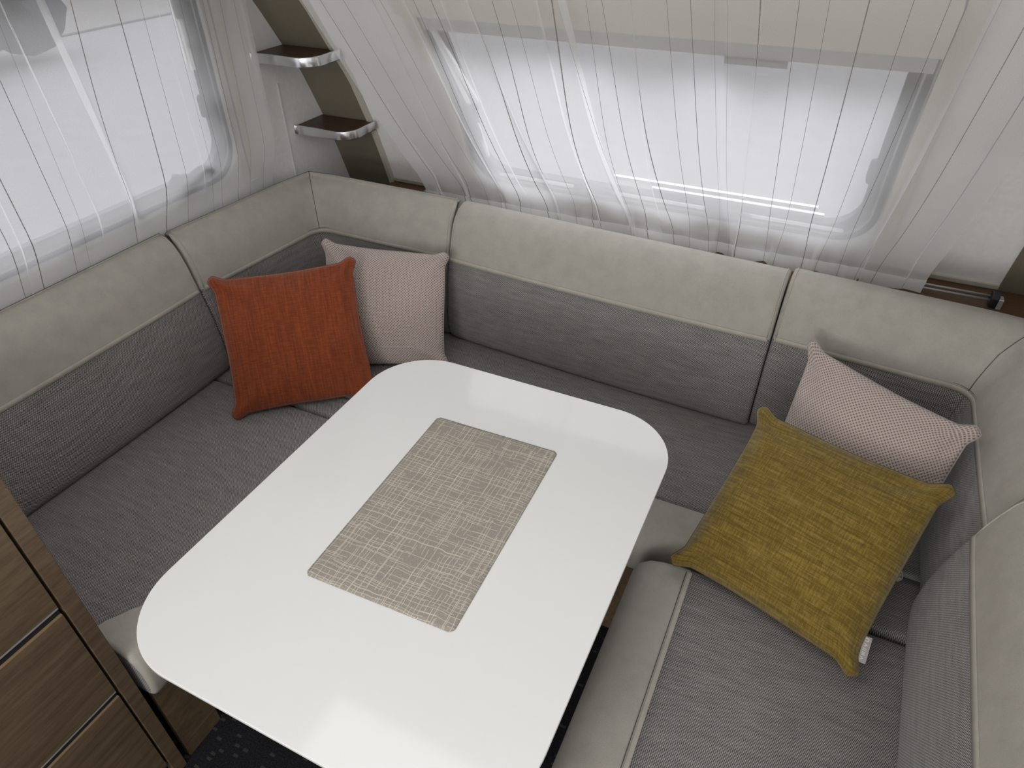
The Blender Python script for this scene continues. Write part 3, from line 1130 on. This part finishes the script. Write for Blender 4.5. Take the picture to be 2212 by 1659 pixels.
# seat cushions
def pad(name, x0, x1, y0, y1, z0, z1, r, mat, parent, sides=(1, 1, 1, 1), puff=.0, nx=24, ny=24):
    """rounded slab; sides = round the (x0, x1, y0, y1) edges"""
    def knots(a, b, ra, rb, n):
        k = [a + (b - a) * i / n for i in range(n + 1)]
        ex = []
        for i in range(1, 6):
            q = r * (1 - cos(pi / 2 * i / 6))
            if ra: ex.append(a + q)
            if rb: ex.append(b - q)
        return sorted(set(round(v, 5) for v in k + ex))
    xs, ys = knots(x0, x1, sides[0], sides[1], nx), knots(y0, y1, sides[2], sides[3], ny)
    def edge(v, a, b, ra, rb):
        q = 0
        if ra and v - a < r: q = 1 - (v - a) / r
        if rb and b - v < r: q = max(q, 1 - (b - v) / r)
        return q
    vs, fs, uv = [], [], []
    for y in ys:
        for x in xs:
            q = min(1, math.hypot(edge(x, x0, x1, sides[0], sides[1]), edge(y, y0, y1, sides[2], sides[3])))
            z = z1 - r * (1 - sqrt(1 - q * q)) + puff * sin(pi * (x - x0) / (x1 - x0)) ** .5 * sin(pi * (y - y0) / (y1 - y0)) ** .5 if 0 < x - x0 and x < x1 and y > y0 and y < y1 else z1 - r * (1 - sqrt(max(0, 1 - q * q)))
            vs.append((x, y, z)); uv.append((x, y))
    nxx, nyy = len(xs), len(ys)
    for j in range(nyy - 1):
        for i in range(nxx - 1):
            a = j * nxx + i
            fs.append((a, a + 1, a + nxx + 1, a + nxx))
    border = [i for i in range(nxx)] + [j * nxx + nxx - 1 for j in range(1, nyy)] + [(nyy - 1) * nxx + i for i in range(nxx - 2, -1, -1)] + [j * nxx for j in range(nyy - 2, 0, -1)]
    b0 = len(vs)
    for k in border:
        x, y, z = vs[k]
        vs.append((x, y, z0)); uv.append((x + (z - z0), y + (z - z0)))
    n = len(border)
    for i in range(n):
        j = (i + 1) % n
        fs.append((border[j], border[i], b0 + i, b0 + j))
    fs.append(tuple(b0 + i for i in range(n))[::-1])
    return mesh(name, vs, fs, mat, parent, uvs=uv)

def strip(name, prof, axis, a0, a1, mat, parent, spine, r=.018, caps=('leather', 'leather'), round_ends=(1, 1), warp=None):
    """front leather roll: open profile (p,z) extruded along x or y from a0 to a1"""
    K = len(prof)
    st = []
    for k in range(6):
        st.append(a0 + r * (1 - cos(pi / 2 * k / 5)))
    for k in range(1, 30):
        st.append(a0 + r + (a1 - a0 - 2 * r) * k / 30)
    for k in range(5, -1, -1):
        st.append(a1 - r * (1 - cos(pi / 2 * k / 5)))
    def ins_at(a):
        q = 0
        if round_ends[0] and a - a0 < r: q = 1 - (a - a0) / r
        if round_ends[1] and a1 - a < r: q = max(q, 1 - (a1 - a) / r)
        return r * (1 - sqrt(max(0, 1 - q * q)))
    vs, fs, uv = [], [], []
    C_ = Vector(spine)
    for a in st:
        i_ = ins_at(a)
        for p in prof:
            v = Vector(p)
            d = C_ - v
            dz = d.normalized() * i_ if d.length > 1e-6 else Vector((0, 0))
            v = v + dz
            if warp and p[1] > .45: v = v + Vector((warp(a), abs(warp(a)) * .07)) * (min(1, (-1.045 - p[0]) / .05) if p[0] > -1.095 else 1)
            vs.append((a, v.x, v.y) if axis == 0 else (v.x, a, v.y))
            uv.append((a, p[0] + p[1]))
    for s in range(len(st) - 1):
        for i in range(K - 1):
            q = s * K + i
            fs.append((q, q + 1, q + K + 1, q + K))
    o = mesh(name, vs, fs, mat, parent, uvs=uv)
    out = []
    for row, cm in ((0, caps[0]), (len(st) - 1, caps[1])):
        pts = [vs[row * K + i] for i in range(K)]
        c = (st[row], C_.x, C_.y) if axis == 0 else (C_.x, st[row], C_.y)
        f = [(i, i + 1, K) for i in range(K - 1)] + [(K - 1, 0, K)]
        mesh('side_panel', pts + [c], f, cm, parent, uvs=[(p[0] + p[1] * .3, p[2]) for p in pts + [c]], smooth=False)
    return o

ZS = .452
# left seat
ls = empty('seat_cushion', (-1.35, .74, .30))
pad('fabric_top', -1.698, -1.096, .345, 1.128, .30, ZS, .020, 'grey', ls, sides=(0, 0, 1, 1), puff=.002)
pr = [(-1.098, ZS + .0015), (-1.088, ZS + .0015), (-1.070, ZS - .002), (-1.048, ZS - .011), (-1.028, ZS - .030), (-1.018, ZS - .056), (-1.016, .36), (-1.020, .325), (-1.030, .305), (-1.045, .297), (-1.12, .297)]
strip('leather_front', pr, 1, .345, 1.128, 'leather', ls, (-1.10, .38), r=.012, caps=('grey', 'grey'), warp=lambda a: -.058 * math.exp(-((a - .345) / .085) ** 2))
tube('stitch_line', [(-1.096 - .058 * math.exp(-((a / 100 - .345) / .085) ** 2), a / 100, ZS + .0024) for a in range(38, 110, 2)], .0008, 'stitch', ls, n=5)
tag(ls, 'grey seat cushion with beige leather front along the left bench', 'cushion', 'seat cushions with leather fronts')
# rear seat
rs = empty('seat_cushion', (-.5, 1.43, .30))
pad('fabric_top', -1.698, XR - .002, 1.222, 1.785, .30, ZS, .018, 'grey', rs, sides=(0, 0, 0, 0), puff=.003, nx=40)
pad('fabric_top', -1.698, -1.02, 1.132, 1.222, .30, ZS, .018, 'grey', rs, sides=(0, 1, 1, 0), nx=16, ny=6)
pad('fabric_top', .300, XR - .002, 1.052, 1.222, .30, ZS, .018, 'grey', rs, sides=(0, 0, 1, 0), nx=12, ny=8)
pr = [(1.222, ZS), (1.190, ZS + .001), (1.150, ZS - .004), (1.120, ZS - .014), (1.100, ZS - .032), (1.090, ZS - .058), (1.088, .37), (1.091, .33), (1.100, .308), (1.112, .298), (1.222, .298)]
strip('leather_front', pr, 0, -1.018, .298, 'leather', rs, (1.18, .38), caps=('leather', 'leather'))
tube('stitch_line', [(-.95, 1.219, ZS + .0012), (.28, 1.219, ZS + .0012)], .0008, 'stitch', rs, n=5)
tag(rs, 'grey seat cushion with beige leather front along the rear bench under the front window', 'cushion', 'seat cushions with leather fronts')
# right seat
rt = empty('seat_cushion', (.1, .4, .30))
pad('fabric_top', -.063, XR - .002, -.35, 1.046, .30, ZS + .002, .020, 'grey', rt, sides=(0, 0, 1, 1), puff=.0015, ny=30)
pr = [(-.063, ZS + .002), (-.095, ZS + .003), (-.130, ZS - .002), (-.160, ZS - .012), (-.182, ZS - .032), (-.192, ZS - .060), (-.193, .37), (-.190, .33), (-.180, .308), (-.165, .298), (-.063, .298)]
strip('leather_front', pr, 1, -.35, 1.046, 'leather', rt, (-.10, .38), r=.020)
tube('stitch_line', [(-.073, -.3, ZS + .0036), (-.073, 1.028, ZS + .0036)], .0008, 'stitch', rt, n=5)
vs = []
box('piping', (-.070, -.33, ZS - .001), (-.060, 1.03, ZS + .0045), 'piping', rt, .0015)
tag(rt, 'grey seat cushion with beige leather front along the right bench, nearest the viewer', 'cushion', 'seat cushions with leather fronts')

# bench bases
def base(name, lab, boxes, loc):
    root = empty(name, loc)
    for nm, lo, hi, mt in boxes:
        box(nm, lo, hi, mt, root, .002)
    tag(root, lab, 'bench base')
base('bench_base', 'walnut base panel under the left bench beside the drawer cabinet',
     [('front_panel', (-1.070, .350, .055), (-1.052, 1.10, .294), 'wood_v'), ('foot_panel', (-1.070, .350, .0), (-1.052, .450, .055), 'wood_v'),
      ('plinth', (-1.14, .46, 0), (-1.12, 1.10, .06), 'black'), ('top_board', (-1.69, .35, .275), (-1.075, 1.10, .2965), 'wood_v')], (-1.06, .7, 0))
base('bench_base', 'walnut base panel under the rear bench below the window',
     [('front_panel', (-1.05, 1.114, .0), (-.10, 1.132, .296), 'wood_v'), ('top_board', (-1.69, 1.135, .275), (XR - .01, 1.78, .2975), 'wood_v')], (-.5, 1.12, 0))
base('bench_base', 'walnut base panel under the right bench, nearest the viewer',
     [('front_panel', (-.120, -.33, .0), (-.102, 1.110, .296), 'wood_v'), ('top_board', (-.10, -.33, .275), (XR - .01, 1.10, .2975), 'wood_v')], (-.1, .4, 0))

# ------------------------------------------------------------------ drawer cabinet
cb = empty('drawer_cabinet', (-1.37, -.1, 0))
CX = -1.046
box('side_panel', (XL + .002, .303, 0), (CX, .333, 1.02), 'wood', cb, .0015)
box('side_panel', (XL + .002, -.60, 0), (CX, -.57, 1.02), 'wood', cb, .0015)
box('top', (XL + .002, -.57, .99), (CX, .303, 1.02), 'wood', cb, .0015)
box('carcass', (XL + .004, -.57, .0), (CX - .022, .302, .989), 'black', cb)
for z0, z1 in ((.676, .985), (.392, .655), (.06, .372)):
    d = box('drawer', (CX - .020, -.565, z0), (CX - .0015, .298, z1), 'wood', cb, .001)
    box('handle_groove', (CX - .016, -.56, z1 + .002), (CX - .006, .297, z1 + .014), 'black', d)
    box('grip_edge', (CX - .016, -.56, z1 - .0002), (CX - .001, .297, z1 + .002), 'brass', d)
    if z0 > .1:
        box('lower_edge', (CX - .016, -.56, z0 - .003), (CX - .001, .297, z0 + .0002), 'alu', d)
tag(cb, 'walnut drawer cabinet at the lower left, beside the left bench', 'cabinet')

# ------------------------------------------------------------------ table
TZ = .72
tb = empty('dining_table', (-.527, .73, 0))
TX0, TX1, TY0, TY1 = -.895, -.159, .272, 1.193
o_t = round_rect(TX0, TX1, TY0, TY1, .150, 24)
prism('tabletop', o_t, TZ - .008, TZ, 'table', tb, bevel=.0015, seg=2)
def taper(name, z0, z1, in0, in1, mat):
    a = round_rect(TX0 + in0, TX1 - in0, TY0 + in0, TY1 - in0, .150 - in0, 24)
    b = round_rect(TX0 + in1, TX1 - in1, TY0 + in1, TY1 - in1, .150 - in1, 24)
    n = len(a)
    vs = [(x, y, z0) for x, y in a] + [(x, y, z1) for x, y in b]
    fs = [(i, (i + 1) % n, n + (i + 1) % n, n + i) for i in range(n)] + [tuple(range(n))[::-1], tuple(range(n, 2 * n))]
    return mesh(name, vs, fs, mat, tb, smooth=False)
taper('edge_band', TZ - .0105, TZ - .0081, .0014, .0006, 'edge_band')
taper('underside', TZ - .028, TZ - .0106, .022, .0022, 'edge_dark')
def lathe(name, prof, c, mat, parent, n=24):
    vs, fs = [], []
    for r_, z in prof:
        for k in range(n):
            a = 2 * pi * k / n
            vs.append((c[0] + r_ * cos(a), c[1] + r_ * sin(a), z))
    for j in range(len(prof) - 1):
        for k in range(n):
            fs.append((j * n + k, j * n + (k + 1) % n, (j + 1) * n + (k + 1) % n, (j + 1) * n + k))
    fs.append(tuple(range(n))[::-1]); fs.append(tuple((len(prof) - 1) * n + k for k in range(n)))
    return mesh(name, vs, fs, mat, parent)
lathe('column', [(.045, .03), (.045, .35), (.038, .36), (.038, .66)], (-.527, .80), 'steel', tb)
lathe('foot', [(.20, 0), (.20, .012), (.17, .022), (.05, .03)], (-.527, .80), 'edge_dark', tb)
box('bracket', (-.75, .55, .655), (-.30, 1.05, .6915), 'steel', tb, .004)
tag(tb, 'white glossy table with rounded corners standing between the benches', 'table')

# runner
rc = [(-.673, .993), (-.381, 1.000), (-.371, .529), (-.667, .519)]     # far-left, far-right, near-right, near-left
def runner():
    nx_, ny_ = 40, 60
    vs, fs, uv = [], [], []
    rnd = random.Random(3)
    for j in range(ny_ + 1):
        v = j / ny_
        for i in range(nx_ + 1):
            u = i / nx_
            # round the corners slightly
            a = Vector(rc[3]).lerp(Vector(rc[2]), u); b = Vector(rc[0]).lerp(Vector(rc[1]), u)
            p = a.lerp(b, v)
            cx, cy = abs(u - .5) * 2, abs(v - .5) * 2
            k = max(0, cx - .95) / .05 * max(0, cy - .97) / .03
            p = p.lerp(Vector((-.523, .76)), .018 * k)
            z = TZ + .0022 + .0006 * sin(u * 17 + 2 * v) * sin(v * 23) + .0009 * math.exp(-((v - .94) / .012) ** 2) + .0009 * math.exp(-((v - .06) / .012) ** 2) * (1 + sin(u * 9))
            if i in (0, nx_) or j in (0, ny_): z = TZ + .0012
            vs.append((p.x, p.y, z)); uv.append((u * .296, v * .472))
    for j in range(ny_):
        for i in range(nx_):
            a = j * (nx_ + 1) + i
            fs.append((a, a + 1, a + nx_ + 2, a + nx_ + 1))
    nx2 = nx_ + 1
    border = list(range(nx2)) + [j * nx2 + nx_ for j in range(1, ny_ + 1)] + [ny_ * nx2 + i for i in range(nx_ - 1, -1, -1)] + [j * nx2 for j in range(ny_ - 1, 0, -1)]
    b0 = len(vs)
    for k in border:
        vs.append((vs[k][0], vs[k][1], TZ + .0002)); uv.append(uv[k])
    for i in range(len(border)):
        j = (i + 1) % len(border)
        fs.append((border[j], border[i], b0 + i, b0 + j))
    o = mesh('table_runner', vs, fs, 'runner', None, uvs=uv, loc=(-.523, .76, TZ))
    tag(o, 'taupe table runner with cream scribbled lines lying on the white table', 'table runner')
runner()

# ------------------------------------------------------------------ scatter pillows
def pillow(name, corners, th, pinch, mat, lab, seed, n=44, wrinkle=.006, ears=1.0, usc=.42, back=.8, edge_mat=None, group='scatter pillows'):
    """corners TL,TR,BR,BL (seen from the front)"""
    TL, TR, BR, BL = [Vector(c) for c in corners]
    N = (TR - TL).cross(BL - TL).normalized() * -1
    ctr = (TL + TR + BR + BL) / 4
    to_cam = Vector((0, 0, 1.72)) - ctr
    if N.dot(to_cam) < 0: N = -N
    rnd = random.Random(seed)
    ph = [rnd.uniform(0, 6.28) for _ in range(8)]
    vs, uv = [], []
    def pos(u, v, sgn):
        # u right, v down ; pinch the edges inward, keep the corners
        cu, cv = 2 * u - 1, 2 * v - 1
        def ss_(x_):
            x_ = max(0, min(1, (x_ - .74) / .22)); return 1 - x_ * x_ * (3 - 2 * x_)
        pu = pinch * ss_(abs(cv)) * (.72 + .28 * (1 - cv * cv)) * (abs(cu) ** 3)
        pv = pinch * ss_(abs(cu)) * (.72 + .28 * (1 - cu * cu)) * (abs(cv) ** 3)
        # blunt corner tips
        e = math.exp(-(((1 - abs(cu)) ** 2 + (1 - abs(cv)) ** 2) / .0030))
        pu += .034 * e; pv += .034 * e
        # ragged edge
        pu += .006 * sin(7 * v + ph[0] + cu) * (1 - cv * cv) * abs(cu) ** 3
        pv += .006 * sin(8 * u + ph[1] + cv) * (1 - cu * cu) * abs(cv) ** 3
        uu = .5 + (cu - math.copysign(pu, cu)) / 2
        vv = .5 + (cv - math.copysign(pv, cv)) / 2
        top = TL.lerp(TR, uu); bot = BL.lerp(BR, uu)
        p = top.lerp(bot, vv)
        a, b = 1 - cu * cu, 1 - cv * cv
        h = (max(0, a) ** .54) * (max(0, b) ** .54)
        h = h * (1 - .10 * (1 - h))
        h += .26 * math.exp(-((1 - abs(cu)) ** 2 + (1 - abs(cv)) ** 2) / .030) * sqrt(min(1, max(0, a) * 5) * min(1, max(0, b) * 5))
        # puckers running out of the corners
        rr = 0
        for k, (sx, sy) in enumerate(((-1, -1), (1, -1), (1, 1), (-1, 1))):
            dx, dy = cu - sx, cv - sy
            d = math.hypot(dx, dy)
            an = math.atan2(dy, dx)
            rr += wrinkle * math.exp(-((d - .38) / .28) ** 2) * sin(an * 7 + ph[k])
        rr += wrinkle * .5 * sin(5 * cu + 3 * cv + ph[5]) * sin(4 * cv - 2 * cu + ph[6])
        hh = th * h + rr * min(1, h * 2.2)
        return p + N * (hh if sgn > 0 else -hh * back)
    idx = {}
    faces = []
    fr, bk = {}, {}
    for j in range(n + 1):
        for i in range(n + 1):
            # denser towards the rim
            u = .5 - .5 * cos(pi * i / n); v = .5 - .5 * cos(pi * j / n)
            u = u * .6 + .4 * i / n; v = v * .6 + .4 * j / n
            fr[i, j] = len(vs); vs.append(pos(u, v, 1)); uv.append((u * usc, -v * usc))
            if 0 < i < n and 0 < j < n:
                bk[i, j] = len(vs); vs.append(pos(u, v, -1)); uv.append((u * usc, -v * usc))
            else:
                bk[i, j] = fr[i, j]
    for j in range(n):
        for i in range(n):
            faces.append((fr[i, j], fr[i, j + 1], fr[i + 1, j + 1], fr[i + 1, j]))
            faces.append((bk[i, j], bk[i + 1, j], bk[i + 1, j + 1], bk[i, j + 1]))
    bottom = min(vs, key=lambda p: p.z)
    o = mesh(name, vs, faces, mat, None, uvs=uv, loc=(ctr.x, ctr.y, bottom.z))
    # edge seam
    rim = []
    for i in range(n): rim.append(vs[fr[i, 0]])
    for j in range(n): rim.append(vs[fr[n, j]])
    for i in range(n, 0, -1): rim.append(vs[fr[i, n]])
    for j in range(n, 0, -1): rim.append(vs[fr[0, j]])
    tube('edge_seam', rim, .0014, edge_mat or {'orange': 'rust_seam', 'waffle': 'blush_seam', 'mustard': 'mustard_seam'}[mat], o, n=6, closed=True)
    tag(o, lab, 'pillow', group)
    return o, pos, N

LIFT = Vector((0, 0, .012))
orange = [(-1.535, 1.172, .795), (-1.221, 1.451, .800), (-1.055, 1.268, .456), (-1.376, .990, .456)]
pillow('scatter_pillow', orange, .060, .095, 'orange', 'rust orange pillow leaning on the left rear corner in front of a blush pillow', 5, wrinkle=.005)
pinkl = [(-1.415, 1.532, .784), (-.990, 1.608, .786), (-.942, 1.475, .462), (-1.290, 1.300, .462)]
pillow('scatter_pillow', pinkl, .052, .085, 'waffle', 'blush waffle-knit pillow standing behind the rust orange pillow', 8, usc=.43)
pinkr = [(.044, 1.552, .803), (.405, 1.345, .802), (.355, 1.185, .462), (.005, 1.285, .462)]
pillow('scatter_pillow', pinkr, .060, .11, 'waffle', 'blush waffle-knit pillow in the right rear corner behind the mustard pillow', 12, usc=.43)
must = [(-.021, 1.349, .722), (.374, 1.209, .750), (.278, .886, .490), (-.119, 1.024, .470)]
mo, mpos, mN = pillow('scatter_pillow', must, .070, .105, 'mustard', 'mustard yellow pillow lying on the right bench with a small grey tag', 21, wrinkle=.006)
# fabric tag sewn into the right edge near the lower corner
A = mpos(1.0, .80, 1); B = mpos(1.0, .915, 1)
side = (B - A).normalized().cross(mN).normalized()
if side.x < 0: side = -side
q = [A - side * .002, A + side * .012, B + side * .012, B - side * .002]
vs = [p + mN * .001 for p in q] + [p - mN * .0005 for p in q]
tg = mesh('fabric_tag', vs, [(0, 1, 2, 3), (7, 6, 5, 4), (0, 4, 5, 1), (1, 5, 6, 2), (2, 6, 7, 3), (3, 7, 4, 0)], 'tag', mo, smooth=False)
tag(tg, 'small grey woven tag')
# pale woven characters on the tag
def glyph(f0, segs):
    out = []
    for (a0, b0, a1, b1) in segs:
        p0 = A.lerp(B, f0 + a0) + side * b0 + mN * .0016
        p1 = A.lerp(B, f0 + a1) + side * b1 + mN * .0016
        out.append((p0, p1))
    return out
gl = []
gl += glyph(.07, [(0, .001, .0, .007), (0, .007, .10, .007), (.10, .007, .10, .001)])
gl += glyph(.28, [(.0, .002, .04, .007), (.04, .007, .09, .002)])
gl += glyph(.45, [(0, .001, .02, .007), (.06, .001, .08, .007)])
gl += glyph(.60, [(0, .001, 0, .007), (.05, .001, .05, .007), (.10, .001, .10, .007)])
gl += glyph(.78, [(.0, .001, .05, .006), (.05, .006, .10, .001)])
bm = bmesh.new()
for p0, p1 in gl:
    d = (p1 - p0).normalized(); s_ = d.cross(mN) * .0006
    bm.faces.new([bm.verts.new(Vector(c) - mo.location) for c in (p0 - s_, p1 - s_, p1 + s_, p0 + s_)])
me = bpy.data.meshes.new('tag_lettering'); bm.to_mesh(me); bm.free()
link('tag_lettering', me, 'tag_thread', tg)
